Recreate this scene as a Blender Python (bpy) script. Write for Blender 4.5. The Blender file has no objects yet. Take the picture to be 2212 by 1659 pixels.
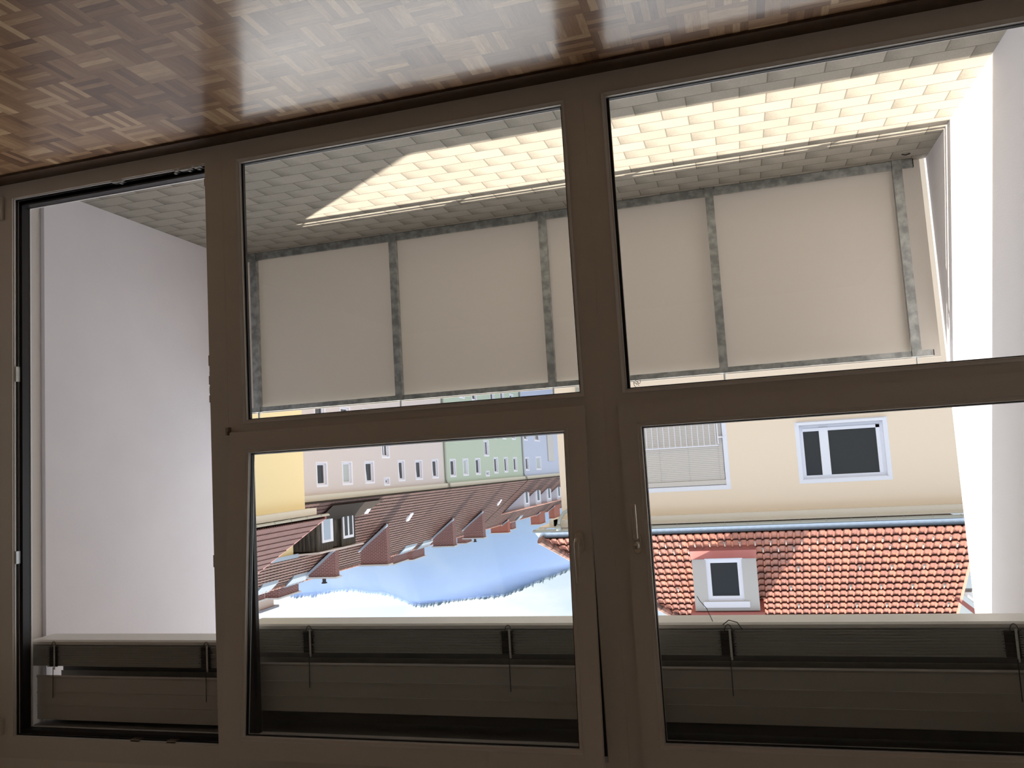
import bpy, bmesh, math, random
from mathutils import Matrix, Vector
random.seed(7)
S = bpy.context.scene
COL = S.collection

# ------------------------------------------------------------------ camera (held upside down)
RX, RY, RZ = -9.47217433e-02, -2.72370360e-01, -6.02368665e-02
FPX = 1735.05
def _rot(t, ax):
    c, s = math.cos(t), math.sin(t)
    if ax == 0: return Matrix(((1,0,0),(0,c,-s),(0,s,c)))
    if ax == 1: return Matrix(((c,0,-s),(0,1,0),(s,0,c)))
    return Matrix(((c,-s,0),(s,c,0),(0,0,1)))
M = _rot(RZ,2) @ _rot(RX,0) @ _rot(RY,1) @ Matrix(((-1,0,0),(0,0,1),(0,1,0)))
CAM = Vector((0, -2.6, 1.29))
cd = bpy.data.cameras.new('camera'); cam = bpy.data.objects.new('camera', cd); COL.objects.link(cam)
cd.sensor_width = 36; cd.sensor_fit = 'HORIZONTAL'; cd.lens = FPX/2212*36
cd.clip_start = .02; cd.clip_end = 3000
r, d, f = M[0], M[1], M[2]
cam.matrix_world = Matrix(((r[0],-d[0],-f[0],CAM[0]),(r[1],-d[1],-f[1],CAM[1]),(r[2],-d[2],-f[2],CAM[2]),(0,0,0,1)))
S.camera = cam

# ------------------------------------------------------------------ world, sun, exposure
SKY_STRENGTH = .86
SUN_STRENGTH = 12.0
S.view_settings.view_transform = 'Standard'; S.view_settings.look = 'None'
S.view_settings.gamma = 1; S.view_settings.use_curve_mapping = False
S.view_settings.exposure = 0.0
w = bpy.data.worlds.new('sky'); S.world = w; w.use_nodes = True
nt = w.node_tree; nt.nodes.clear()
def wn(t, **k):
    n = nt.nodes.new(t)
    for a, v in k.items(): setattr(n, a, v)
    return n
tc = wn('ShaderNodeTexCoord'); sep = wn('ShaderNodeSeparateXYZ')
nt.links.new(tc.outputs['Generated'], sep.inputs[0])
grad = wn('ShaderNodeValToRGB'); nt.links.new(sep.outputs['Z'], grad.inputs[0])
e = grad.color_ramp.elements
e[0].position = 0.0; e[0].color = (.72,.86,1.0,1); e[1].position = 1.0; e[1].color = (.28,.47,.85,1)
m1 = grad.color_ramp.elements.new(.35); m1.color = (.5,.72,1.0,1)
mp = wn('ShaderNodeMapping'); mp.inputs['Scale'].default_value = (1,1,2.2); nt.links.new(tc.outputs['Generated'], mp.inputs[0])
no = wn('ShaderNodeTexNoise'); no.inputs['Scale'].default_value = 5.5; no.inputs['Detail'].default_value = 7; no.inputs['Roughness'].default_value = .55
nt.links.new(mp.outputs[0], no.inputs[0])
cr = wn('ShaderNodeValToRGB'); cr.color_ramp.elements[0].position = .40; cr.color_ramp.elements[1].position = .56
nt.links.new(no.outputs['Fac'], cr.inputs[0])
mx = wn('ShaderNodeMixRGB')
cl = wn('ShaderNodeValToRGB'); nt.links.new(sep.outputs['Z'], cl.inputs[0])
cl.color_ramp.elements[0].position = .22; cl.color_ramp.elements[0].color = (.88,.95,.98,1)
cl.color_ramp.elements[1].position = .42; cl.color_ramp.elements[1].color = (2.7,2.72,2.78,1)
nt.links.new(cl.outputs[0], mx.inputs[2])
nt.links.new(cr.outputs[0], mx.inputs[0]); nt.links.new(grad.outputs[0], mx.inputs[1])
bg = wn('ShaderNodeBackground'); bg.inputs['Strength'].default_value = SKY_STRENGTH
# the sky is brighter around the sun
dt = wn('ShaderNodeVectorMath', operation='DOT_PRODUCT'); dt.inputs[1].default_value = Vector((1,.705,1.8)).normalized()
nt.links.new(tc.outputs['Generated'], dt.inputs[0])
mxm = wn('ShaderNodeMath', operation='MAXIMUM'); mxm.inputs[1].default_value = 0; nt.links.new(dt.outputs['Value'], mxm.inputs[0])
pw = wn('ShaderNodeMath', operation='POWER'); pw.inputs[1].default_value = 4; nt.links.new(mxm.outputs[0], pw.inputs[0])
gl = wn('ShaderNodeMixRGB', blend_type='ADD'); gl.inputs[0].default_value = 1; nt.links.new(mx.outputs[0], gl.inputs[1])
gs_ = wn('ShaderNodeMixRGB', blend_type='MULTIPLY'); gs_.inputs[0].default_value = 1; gs_.inputs[2].default_value = (4.2,4.1,4.0,1)
nt.links.new(pw.outputs[0], gs_.inputs[1]); nt.links.new(gs_.outputs[0], gl.inputs[2])
nt.links.new(gl.outputs[0], bg.inputs[0])
out = wn('ShaderNodeOutputWorld'); nt.links.new(bg.outputs[0], out.inputs[0])

SUN_DIR = Vector((-1, -.705, -1.80)).normalized()     # the way the light travels
sd = bpy.data.lights.new('sun', 'SUN'); sd.energy = SUN_STRENGTH; sd.angle = math.radians(.6); sd.color = (1, .88, .74)
sun = bpy.data.objects.new('sun', sd); COL.objects.link(sun)
sun.rotation_euler = SUN_DIR.to_track_quat('-Z', 'Y').to_euler(); sun.location = (20, 20, 40)

# ------------------------------------------------------------------ helpers
class MB:
    def __init__(s, warp=None): s.v = []; s.f = []; s.m = []; s.warp = warp; s.smooth = False
    def add(s, vs, fs, mi=0):
        b = len(s.v); s.v += [tuple(p) for p in vs]
        for q in fs: s.f.append(tuple(b+i for i in q)); s.m.append(mi)
        return s
    def box(s, x0,x1,y0,y1,z0,z1, mi=0):
        return s.add([(x,y,z) for x in (x0,x1) for y in (y0,y1) for z in (z0,z1)],
            [(0,1,3,2),(4,6,7,5),(0,4,5,1),(2,3,7,6),(0,2,6,4),(1,5,7,3)], mi)
    def prism(s, poly, axis, a0, a1, mi=0):
        n = len(poly)
        def P(p, a): return (a,p[0],p[1]) if axis=='x' else ((p[0],a,p[1]) if axis=='y' else (p[0],p[1],a))
        vs = [P(p,a0) for p in poly] + [P(p,a1) for p in poly]
        fs = [tuple(range(n)), tuple(range(2*n-1,n-1,-1))] + [(i,(i+1)%n,n+(i+1)%n,n+i) for i in range(n)]
        return s.add(vs, fs, mi)
    def tube(s, pts, r, n=8, mi=0, closed=False, r2=None):
        pts = [Vector(p) for p in pts]; N = len(pts); rings = []
        up = Vector((0,0,1))
        for i, p in enumerate(pts):
            a = pts[(i-1)%N] if (closed or i>0) else p; b = pts[(i+1)%N] if (closed or i<N-1) else p
            t = (b-a).normalized()
            u = up if abs(t.dot(up))<.95 else Vector((0,1,0))
            x = t.cross(u).normalized(); y = t.cross(x).normalized()
            rr = r if r2 is None else r+(r2-r)*i/(N-1)
            rings.append([p+x*math.cos(2*math.pi*k/n)*rr+y*math.sin(2*math.pi*k/n)*rr for k in range(n)])
        vs = [q for g in rings for q in g]; fs = []
        for i in range(N if closed else N-1):
            j = (i+1)%N
            for k in range(n): fs.append((i*n+k, i*n+(k+1)%n, j*n+(k+1)%n, j*n+k))
        if not closed: fs += [tuple(range(n)), tuple(range((N-1)*n, N*n))]
        return s.add(vs, fs, mi)
    def ring(s, x0,x1,z0,z1, w0, w1, y0, y1, mi=0):
        """window ring in the XZ plane: outer edge offset w0 inward, inner edge w1 inward, depth y0..y1"""
        o = (x0+w0,x1-w0,z0+w0,z1-w0); i = (x0+w1,x1-w1,z0+w1,z1-w1)
        s.box(o[0],o[1],y0,y1,o[2],i[2],mi); s.box(o[0],o[1],y0,y1,i[3],o[3],mi)
        s.box(o[0],i[0],y0,y1,i[2],i[3],mi); s.box(i[1],o[1],y0,y1,i[2],i[3],mi); return s
    def bead(s, x0,x1,z0,z1, w, ya, yb, mi=0):
        """chamfered ring: front edge at the opening edge (ya), back edge w further in (yb)"""
        A = [(x0,ya,z0),(x1,ya,z0),(x1,ya,z1),(x0,ya,z1)]
        Bq = [(x0+w,yb,z0+w),(x1-w,yb,z0+w),(x1-w,yb,z1-w),(x0+w,yb,z1-w)]
        Cq = [(x0,yb,z0),(x1,yb,z0),(x1,yb,z1),(x0,yb,z1)]
        fs = []
        for i in range(4):
            j = (i+1)%4; fs += [(i,j,4+j,4+i),(4+i,4+j,8+j,8+i),(8+i,8+j,j,i)]
        return s.add(A+Bq+Cq, fs, mi)

def mat(name, color=(.8,.8,.8), rough=.6, metal=0, spec=.5, noise=None, bump=None, coat=0, coat_rough=.1):
    m = bpy.data.materials.new(name); m.use_nodes = True
    N = m.node_tree; b = N.nodes['Principled BSDF']
    b.inputs['Base Color'].default_value = (*color,1); b.inputs['Roughness'].default_value = rough
    b.inputs['Metallic'].default_value = metal; b.inputs['Specular IOR Level'].default_value = spec
    b.inputs['Coat Weight'].default_value = coat; b.inputs['Coat Roughness'].default_value = coat_rough
    t = N.nodes.new('ShaderNodeTexCoord')
    if noise:   # (scale, colour2, low, high)
        n = N.nodes.new('ShaderNodeTexNoise'); n.inputs['Scale'].default_value = noise[0]; n.inputs['Detail'].default_value = 6
        N.links.new(t.outputs['Object'], n.inputs[0])
        rp = N.nodes.new('ShaderNodeValToRGB'); rp.color_ramp.elements[0].position = noise[2]; rp.color_ramp.elements[1].position = noise[3]
        rp.color_ramp.elements[0].color = (*color,1); rp.color_ramp.elements[1].color = (*noise[1],1)
        N.links.new(n.outputs['Fac'], rp.inputs[0]); N.links.new(rp.outputs[0], b.inputs['Base Color'])
    if bump:    # (scale, strength, distance)
        n2 = N.nodes.new('ShaderNodeTexNoise'); n2.inputs['Scale'].default_value = bump[0]; n2.inputs['Detail'].default_value = 4
        N.links.new(t.outputs['Object'], n2.inputs[0])
        bp = N.nodes.new('ShaderNodeBump'); bp.inputs['Strength'].default_value = bump[1]; bp.inputs['Distance'].default_value = bump[2]
        N.links.new(n2.outputs['Fac'], bp.inputs['Height']); N.links.new(bp.outputs[0], b.inputs['Normal'])
    return m

def obj(name, mb, mats, parent=None, label=None, xf=None, kind=None):
    vs = mb.v
    if mb.warp: vs = [mb.warp(p) for p in vs]
    if xf is not None: vs = [tuple(xf @ Vector(p)) for p in vs]
    off = Vector((0,0,0)); q = parent
    while q is not None: off += q.location; q = q.parent
    vs = [(p[0]-off.x, p[1]-off.y, p[2]-off.z) for p in vs]
    me = bpy.data.meshes.new(name); me.from_pydata(vs, [], mb.f)
    if not isinstance(mats, (list, tuple)): mats = [mats]
    for m in mats: me.materials.append(m)
    for p, mi in zip(me.polygons, mb.m): p.material_index = mi
    bm = bmesh.new(); bm.from_mesh(me); bmesh.ops.recalc_face_normals(bm, faces=bm.faces); bm.to_mesh(me); bm.free()
    if mb.smooth:
        me.polygons.foreach_set('use_smooth', [True]*len(me.polygons))
    me.update()
    o = bpy.data.objects.new(name, me); COL.objects.link(o)
    if parent: o.parent = parent
    if label: o['label'] = label
    if kind: o['kind'] = kind
    return o
def thing(name, loc, label=None, cat=None, group=None, kind=None):
    o = bpy.data.objects.new(name, None); COL.objects.link(o); o.location = loc
    o.empty_display_size = .1
    tag(o, label, cat, group, kind); return o
def tag(o, label=None, cat=None, group=None, kind=None):
    if label: o['label'] = label
    if cat: o['category'] = cat
    if group: o['group'] = group
    if kind: o['kind'] = kind
    return o

# ------------------------------------------------------------------ materials
def parquet_mat():
    m = bpy.data.materials.new('mosaic parquet'); m.use_nodes = True
    N = m.node_tree; L = N.links; b = N.nodes['Principled BSDF']
    def math_(op, a, c=None, d=None):
        n = N.nodes.new('ShaderNodeMath'); n.operation = op
        for i, v in enumerate((a, c, d)):
            if v is None: continue
            if isinstance(v, (int, float)): n.inputs[i].default_value = v
            else: L.new(v, n.inputs[i])
        return n.outputs[0]
    g = N.nodes.new('ShaderNodeNewGeometry'); sp = N.nodes.new('ShaderNodeSeparateXYZ'); L.new(g.outputs['Position'], sp.inputs[0])
    Q = .1172
    u = math_('DIVIDE', math_('SUBTRACT', sp.outputs['X'], 1.747), Q); v = math_('DIVIDE', math_('SUBTRACT', sp.outputs['Y'], -.72), Q)
    iu = math_('FLOOR', u); iv = math_('FLOOR', v); fu = math_('FRACT', u); fv = math_('FRACT', v)
    fu = math_('SUBTRACT', u, iu); fv = math_('SUBTRACT', v, iv)
    par = math_('FLOORED_MODULO', math_('ADD', iu, iv), 2)      # 0 / 1
    inv = math_('SUBTRACT', 1, par)
    across = math_('ADD', math_('MULTIPLY', fu, par), math_('MULTIPLY', fv, inv))
    along = math_('ADD', math_('MULTIPLY', fv, par), math_('MULTIPLY', fu, inv))
    lam = math_('FLOOR', math_('MULTIPLY', across, 5))
    fl = math_('FRACT', math_('MULTIPLY', across, 5))
    cb = N.nodes.new('ShaderNodeCombineXYZ'); L.new(iu, cb.inputs[0]); L.new(iv, cb.inputs[1]); L.new(lam, cb.inputs[2])
    wn_ = N.nodes.new('ShaderNodeTexWhiteNoise'); wn_.noise_dimensions = '3D'; L.new(cb.outputs[0], wn_.inputs[0])
    cb2 = N.nodes.new('ShaderNodeCombineXYZ'); L.new(iu, cb2.inputs[0]); L.new(iv, cb2.inputs[1]); cb2.inputs[2].default_value = 9.3
    wn2 = N.nodes.new('ShaderNodeTexWhiteNoise'); wn2.noise_dimensions = '3D'; L.new(cb2.outputs[0], wn2.inputs[0])
    tone = math_('ADD', math_('MULTIPLY', wn_.outputs['Value'], .68), math_('MULTIPLY', wn2.outputs['Value'], .32))
    # grain, stretched along the lamella
    cg = N.nodes.new('ShaderNodeCombineXYZ')
    L.new(math_('MULTIPLY', math_('ADD', across, math_('MULTIPLY', wn_.outputs['Value'], 31)), 9), cg.inputs[0])
    L.new(math_('MULTIPLY', along, 1.1), cg.inputs[1]); L.new(math_('MULTIPLY', iu, 1.7), cg.inputs[2])
    gn = N.nodes.new('ShaderNodeTexNoise'); gn.inputs['Scale'].default_value = 2.4; gn.inputs['Detail'].default_value = 5; L.new(cg.outputs[0], gn.inputs[0])
    tone2 = math_('ADD', tone, math_('MULTIPLY', math_('SUBTRACT', gn.outputs['Fac'], .5), .42))
    rp = N.nodes.new('ShaderNodeValToRGB'); L.new(tone2, rp.inputs[0])
    E_ = rp.color_ramp.elements
    E_[0].position = .08; E_[0].color = (.20,.095,.045,1); E_[1].position = 1; E_[1].color = (.86,.62,.36,1)
    x = E_.new(.4); x.color = (.36,.195,.095,1); x = E_.new(.68); x.color = (.52,.315,.165,1)
    gap = math_('LESS_THAN', math_('ABSOLUTE', math_('SUBTRACT', fl, .5)), .485)
    edge = math_('MULTIPLY', gap, math_('LESS_THAN', math_('ABSOLUTE', math_('SUBTRACT', along, .5)), .496))
    mxx = N.nodes.new('ShaderNodeMixRGB'); mxx.inputs[1].default_value = (.07,.035,.02,1); L.new(rp.outputs[0], mxx.inputs[2])
    L.new(math_('ADD', math_('MULTIPLY', edge, .6), .4), mxx.inputs[0])
    L.new(mxx.outputs[0], b.inputs['Base Color'])
    b.inputs['Roughness'].default_value = .45
    rn = N.nodes.new('ShaderNodeTexNoise'); rn.inputs['Scale'].default_value = 5; L.new(g.outputs['Position'], rn.inputs[0])
    b.inputs['Coat Weight'].default_value = 1.0; b.inputs['Coat IOR'].default_value = 1.6
    L.new(math_('ADD', math_('MULTIPLY', rn.outputs['Fac'], .1), .14), b.inputs['Coat Roughness'])
    bp = N.nodes.new('ShaderNodeBump'); bp.inputs['Strength'].default_value = .12; bp.inputs['Distance'].default_value = .001
    L.new(math_('ADD', edge, math_('MULTIPLY', tone, .5)), bp.inputs['Height']); L.new(bp.outputs[0], b.inputs['Normal'])
    return m

def paver_mat():
    m = bpy.data.materials.new('balcony pavers'); m.use_nodes = True
    N = m.node_tree; L = N.links; b = N.nodes['Principled BSDF']
    def math_(op, a, c=None):
        n = N.nodes.new('ShaderNodeMath'); n.operation = op
        for i, v in enumerate((a, c)):
            if v is None: continue
            if isinstance(v, (int, float)): n.inputs[i].default_value = v
            else: L.new(v, n.inputs[i])
        return n.outputs[0]
    g = N.nodes.new('ShaderNodeNewGeometry'); sp = N.nodes.new('ShaderNodeSeparateXYZ'); L.new(g.outputs['Position'], sp.inputs[0])
    v = math_('DIVIDE', math_('SUBTRACT', sp.outputs['Y'], .533), .0923); iv = math_('FLOOR', v); fv = math_('SUBTRACT', v, iv)
    sh = math_('MULTIPLY', math_('FLOORED_MODULO', iv, 2), .5)
    u = math_('ADD', math_('DIVIDE', math_('SUBTRACT', sp.outputs['X'], -.004), .2), sh); iu = math_('FLOOR', u); fu = math_('SUBTRACT', u, iu)
    cb = N.nodes.new('ShaderNodeCombineXYZ'); L.new(iu, cb.inputs[0]); L.new(iv, cb.inputs[1])
    wn_ = N.nodes.new('ShaderNodeTexWhiteNoise'); wn_.noise_dimensions = '3D'; L.new(cb.outputs[0], wn_.inputs[0])
    no = N.nodes.new('ShaderNodeTexNoise'); no.inputs['Scale'].default_value = 210; no.inputs['Detail'].default_value = 3; L.new(g.outputs['Position'], no.inputs[0])
    no2 = N.nodes.new('ShaderNodeTexNoise'); no2.inputs['Scale'].default_value = 9; no2.inputs['Detail'].default_value = 4; L.new(g.outputs['Position'], no2.inputs[0])
    # wedge-shaped darker tone at the sunken end of every paver, mottled by noise
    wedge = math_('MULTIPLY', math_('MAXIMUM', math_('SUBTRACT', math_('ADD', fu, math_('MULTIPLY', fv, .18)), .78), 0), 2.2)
    dark_end = math_('MULTIPLY', wedge, math_('ADD', math_('MULTIPLY', no2.outputs['Fac'], 1.1), .1))
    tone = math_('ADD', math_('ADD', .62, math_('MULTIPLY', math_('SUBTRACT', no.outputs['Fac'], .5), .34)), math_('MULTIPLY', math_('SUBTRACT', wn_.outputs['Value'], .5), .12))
    tone = math_('SUBTRACT', tone, math_('MULTIPLY', dark_end, .6))
    rp = N.nodes.new('ShaderNodeValToRGB'); L.new(tone, rp.inputs[0]); E_ = rp.color_ramp.elements
    E_[0].position = .0; E_[0].color = (.10,.092,.07,1); E_[1].position = 1; E_[1].color = (.50,.45,.38,1)
    x = E_.new(.6); x.color = (.32,.295,.25,1)
    jy = math_('LESS_THAN', math_('ABSOLUTE', math_('SUBTRACT', fv, .5)), .475)
    jx = math_('LESS_THAN', math_('ABSOLUTE', math_('SUBTRACT', fu, .5)), .488)
    j = math_('MULTIPLY', jx, jy)
    mxx = N.nodes.new('ShaderNodeMixRGB'); mxx.inputs[1].default_value = (.15,.135,.11,1); L.new(rp.outputs[0], mxx.inputs[2]); L.new(j, mxx.inputs[0])
    L.new(mxx.outputs[0], b.inputs['Base Color']); b.inputs['Roughness'].default_value = .85
    bp = N.nodes.new('ShaderNodeBump'); bp.inputs['Strength'].default_value = .6; bp.inputs['Distance'].default_value = .004
    hh = math_('ADD', math_('ADD', j, math_('MULTIPLY', no.outputs['Fac'], .25)), math_('MULTIPLY', fu, -.5))
    L.new(hh, bp.inputs['Height']); L.new(bp.outputs[0], b.inputs['Normal'])
    return m

def glass_mat(name, tint=(1,1,1), rough=0.0, refl=1.0):
    m = bpy.data.materials.new(name); m.use_nodes = True; N = m.node_tree; L = N.links
    N.nodes.remove(N.nodes['Principled BSDF']); o = N.nodes['Material Output']
    t = N.nodes.new('ShaderNodeBsdfTransparent'); t.inputs[0].default_value = (*tint,1)
    g = N.nodes.new('ShaderNodeBsdfGlossy'); g.inputs['Roughness'].default_value = rough
    fr = N.nodes.new('ShaderNodeFresnel'); fr.inputs[0].default_value = 1.45
    mu = N.nodes.new('ShaderNodeMath'); mu.operation = 'MULTIPLY'; mu.inputs[1].default_value = refl; L.new(fr.outputs[0], mu.inputs[0])
    x = N.nodes.new('ShaderNodeMixShader'); L.new(mu.outputs[0], x.inputs[0]); L.new(t.outputs[0], x.inputs[1]); L.new(g.outputs[0], x.inputs[2])
    L.new(x.outputs[0], o.inputs[0]); return m

def frosted_mat():
    m = bpy.data.materials.new('frosted panel'); m.use_nodes = True; N = m.node_tree; L = N.links
    b = N.nodes['Principled BSDF']; o = N.nodes['Material Output']
    b.inputs['Base Color'].default_value = (.72,.70,.675,1); b.inputs['Roughness'].default_value = .3
    t = N.nodes.new('ShaderNodeBsdfTranslucent'); t.inputs[0].default_value = (.66,.62,.58,1)
    x = N.nodes.new('ShaderNodeMixShader'); x.inputs[0].default_value = .3
    L.new(b.outputs[0], x.inputs[1]); L.new(t.outputs[0], x.inputs[2]); L.new(x.outputs[0], o.inputs[0]); return m

def tile_mat(name, cols, pu, pv_axis, pv, u_axis='X', gloss=.5):
    """clay tile: a tone of its own for every tile (cell index along the eave and up the slope)"""
    m = bpy.data.materials.new(name); m.use_nodes = True; N = m.node_tree; L = N.links; b = N.nodes['Principled BSDF']
    t = N.nodes.new('ShaderNodeNewGeometry'); sp = N.nodes.new('ShaderNodeSeparateXYZ'); L.new(t.outputs['Position'], sp.inputs[0])
    def cell(sock, p):
        n = N.nodes.new('ShaderNodeMath'); n.operation = 'DIVIDE'; n.inputs[1].default_value = p; L.new(sock, n.inputs[0])
        k = N.nodes.new('ShaderNodeMath'); k.operation = 'FLOOR'; L.new(n.outputs[0], k.inputs[0]); return k.outputs[0]
    cb = N.nodes.new('ShaderNodeCombineXYZ'); L.new(cell(sp.outputs[u_axis], pu), cb.inputs[0]); L.new(cell(sp.outputs[pv_axis], pv), cb.inputs[1])
    wn_ = N.nodes.new('ShaderNodeTexWhiteNoise'); wn_.noise_dimensions = '3D'; L.new(cb.outputs[0], wn_.inputs[0])
    no = N.nodes.new('ShaderNodeTexNoise'); no.inputs['Scale'].default_value = 14; no.inputs['Detail'].default_value = 6; L.new(t.outputs['Position'], no.inputs[0])
    a = N.nodes.new('ShaderNodeMath'); a.operation = 'MULTIPLY_ADD'; a.inputs[1].default_value = .7; L.new(wn_.outputs['Value'], a.inputs[0])
    c = N.nodes.new('ShaderNodeMath'); c.operation = 'MULTIPLY'; c.inputs[1].default_value = .35; L.new(no.outputs['Fac'], c.inputs[0]); L.new(c.outputs[0], a.inputs[2])
    rp = N.nodes.new('ShaderNodeValToRGB'); L.new(a.outputs[0], rp.inputs[0])
    for i, cc in enumerate(cols):
        p = i/(len(cols)-1)
        el = rp.color_ramp.elements[0] if i == 0 else (rp.color_ramp.elements[1] if i == len(cols)-1 else rp.color_ramp.elements.new(p))
        el.position = p; el.color = (*cc,1)
    L.new(rp.outputs[0], b.inputs['Base Color']); b.inputs['Roughness'].default_value = gloss; b.inputs['Specular IOR Level'].default_value = .15; return m

def brick_mat(name, c1, c2, mortar, bw, bh, swap=False):
    m = bpy.data.materials.new(name); m.use_nodes = True; N = m.node_tree; L = N.links; b = N.nodes['Principled BSDF']
    g = N.nodes.new('ShaderNodeNewGeometry'); sp = N.nodes.new('ShaderNodeSeparateXYZ'); L.new(g.outputs['Position'], sp.inputs[0])
    ad = N.nodes.new('ShaderNodeMath'); ad.operation = 'ADD'; L.new(sp.outputs['X'], ad.inputs[0]); L.new(sp.outputs['Y'], ad.inputs[1])
    cb = N.nodes.new('ShaderNodeCombineXYZ'); L.new(ad.outputs[0], cb.inputs[0]); L.new(sp.outputs['Z'], cb.inputs[1])
    br = N.nodes.new('ShaderNodeTexBrick'); L.new(cb.outputs[0], br.inputs[0]); br.inputs['Scale'].default_value = 1
    br.inputs['Color1'].default_value = (*c1,1); br.inputs['Color2'].default_value = (*c2,1); br.inputs['Mortar'].default_value = (*mortar,1)
    br.inputs['Brick Width'].default_value = bw; br.inputs['Row Height'].default_value = bh; br.inputs['Mortar Size'].default_value = .012
    L.new(br.outputs[0], b.inputs['Base Color']); b.inputs['Roughness'].default_value = .9; return m

def plank_mat():
    m = bpy.data.materials.new('weathered planks'); m.use_nodes = True; N = m.node_tree; L = N.links; b = N.nodes['Principled BSDF']
    g = N.nodes.new('ShaderNodeNewGeometry'); mp_ = N.nodes.new('ShaderNodeMapping'); mp_.inputs['Scale'].default_value = (9,9,.7); L.new(g.outputs['Position'], mp_.inputs[0])
    n = N.nodes.new('ShaderNodeTexNoise'); n.inputs['Scale'].default_value = 1.2; n.inputs['Detail'].default_value = 5; L.new(mp_.outputs[0], n.inputs[0])
    rp = N.nodes.new('ShaderNodeValToRGB'); rp.color_ramp.elements[0].position = .38; rp.color_ramp.elements[1].position = .7
    rp.color_ramp.elements[0].color = (.014,.011,.010,1); rp.color_ramp.elements[1].color = (.11,.095,.075,1)
    L.new(n.outputs['Fac'], rp.inputs[0]); L.new(rp.outputs[0], b.inputs['Base Color']); b.inputs['Roughness'].default_value = .9; return m

FRAME = mat('white window plastic', (.80,.755,.70), .42)
BEADM = mat('white glazing bead', (.8,.8,.8), .3)
GASK = mat('black rubber', (.012,.012,.016), .45)
OUTLIP = mat('white outer lip', (.85,.85,.87), .4)
GLASS = glass_mat('clear window glass', (.96,.97,.97), 0, .6)
METAL = mat('satin handle metal', (.74,.68,.60), .3, .55)
STEEL = mat('strike steel', (.4,.36,.32), .4, 1)
DARKWOOD = mat('dark wood strip', (.06,.036,.022), .4, noise=(30,(.10,.06,.036),.3,.7))
ROOMW = mat('room wall paint', (.90,.85,.78), .9)
PLASTER = mat('white balcony plaster', (.86,.84,.88), .9, noise=(3,(.82,.80,.84),.35,.75), bump=(160,.25,.003))
PLASTER2 = mat('reveal plaster', (.72,.68,.64), .9, bump=(160,.25,.003))
ZINC = mat('galvanised steel', (.27,.29,.29), .45, .55, noise=(26,(.50,.53,.53),.38,.68))
FROST = frosted_mat()
PALESTEEL = mat('pale steel tube', (.62,.64,.64), .35, .6)
SLAT = mat('grey slat aluminium', (.85,.85,.81), .4)
BRAIL = mat('light grey aluminium rail', (.8,.8,.77), .4)
HEAD = mat('dark grey head box', (.55,.54,.51), .5, .2)
CORD = mat('dark cord', (.09,.09,.09), .7)
GUTTER = mat('grey zinc gutter', (.42,.43,.4), .45, .3)
SADDLE = mat('dull zinc saddle', (.22,.27,.32), .7)
PALEZ = mat('pale blue zinc sheet', (.45,.53,.63), .35, .5)
WHITEP = mat('white window paint', (.78,.79,.88), .5)
DARKPANE = mat('dark window pane', (.022,.023,.026), .06, spec=.55)
CURTAIN = mat('white curtain', (.45,.5,.5), .8)
BLINDM = mat('closed beige slats', (.62,.575,.54), .6)
TERRA = tile_mat('orange clay tiles', [(.20,.095,.08),(.29,.115,.085),(.36,.135,.095),(.42,.17,.115)], .195, 'Y', .2515)
BROWNT = tile_mat('brown clay tiles', [(.055,.028,.025),(.078,.040,.034),(.10,.052,.043)], .3, 'X', .27, 'Y', .6)
REDT = tile_mat('dark red ribbed tiles', [(.07,.026,.025),(.09,.034,.031),(.105,.042,.038)], .22, 'X', .3, 'Y', .5)
REDP = mat('red brown sheet metal', (.32,.09,.075), .5)
CONC = mat('light grey render', (.52,.51,.5), .9)
BRICK = brick_mat('red brick', (.17,.06,.055), (.14,.05,.047), (.38,.28,.26), .26, .085)
ORANGEB = mat('plain terracotta stack', (.36,.14,.1), .9, noise=(12,(.3,.11,.08),.4,.6))
PLANK = plank_mat()
BEIGE = mat('beige render', (.84,.70,.56), .95)
BEIGEC = mat('pale cornice paint', (.70,.63,.54), .9)
CREAMC = mat('cream cornice', (.66,.62,.53), .9)
YELLOW = mat('yellow render', (.80,.68,.40), .95)
PINK = mat('pink grey render', (.62,.565,.56), .95)
GREEN = mat('pale green render', (.45,.53,.44), .95)
BLUE = mat('pale blue render', (.47,.52,.66), .95)
LAV = mat('lavender render', (.6,.6,.68), .9)
OFFW = mat('off white render', (.66,.6,.52), .9)
MOSS = mat('dark weathered gutter', (.05,.042,.036), .95, spec=.1)
HIPT = mat('weathered hip tiles', (.34,.17,.13), .8, noise=(7,(.12,.075,.06),.4,.62))

# ------------------------------------------------------------------ the room
RX0, RX1, RYB, CEIL = -1.10, 3.02, -4.6, 2.52
o = obj('floor', MB().box(RX0-.2,RX1+.2,RYB-.2,.085,-.12,0), parquet_mat(), kind='structure')
o = obj('ceiling', MB().box(RX0-.2,RX1+.2,RYB-.2,.3,CEIL,CEIL+.15), ROOMW, kind='structure')
obj('wall_left', MB().box(RX0-.2,RX0,RYB-.2,.3,0,CEIL), ROOMW, kind='structure')
obj('wall_right', MB().box(RX1,RX1+.2,RYB-.2,.3,0,CEIL), ROOMW, kind='structure')
obj('wall_back', MB().box(RX0,RX1,RYB-.2,RYB,0,CEIL), ROOMW, kind='structure')
FT = 2.335
obj('wall_front', MB().box(RX0,RX1,0,.3,FT,CEIL), ROOMW, kind='structure')
obj('trim_1', MB().box(RX0,RX1,-.075,0,0,.009), DARKWOOD, kind='structure')

FD = .075            # frame depth
DX0, DX1, DZ0, DZ1 = 1.911, 2.852, .072, 2.255      # door opening
FZ0, FZ1 = .094, 1.083                              # fixed lower panes
MX0, MX1 = .494, 1.756
LX0, LX1 = -.935, .343
SZ0, SZ1 = 1.165, 2.255                             # sash openings in the frame
MSX0, MSX1 = .4855, 1.790
LSX0, LSX1 = -.985, .350

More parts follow.
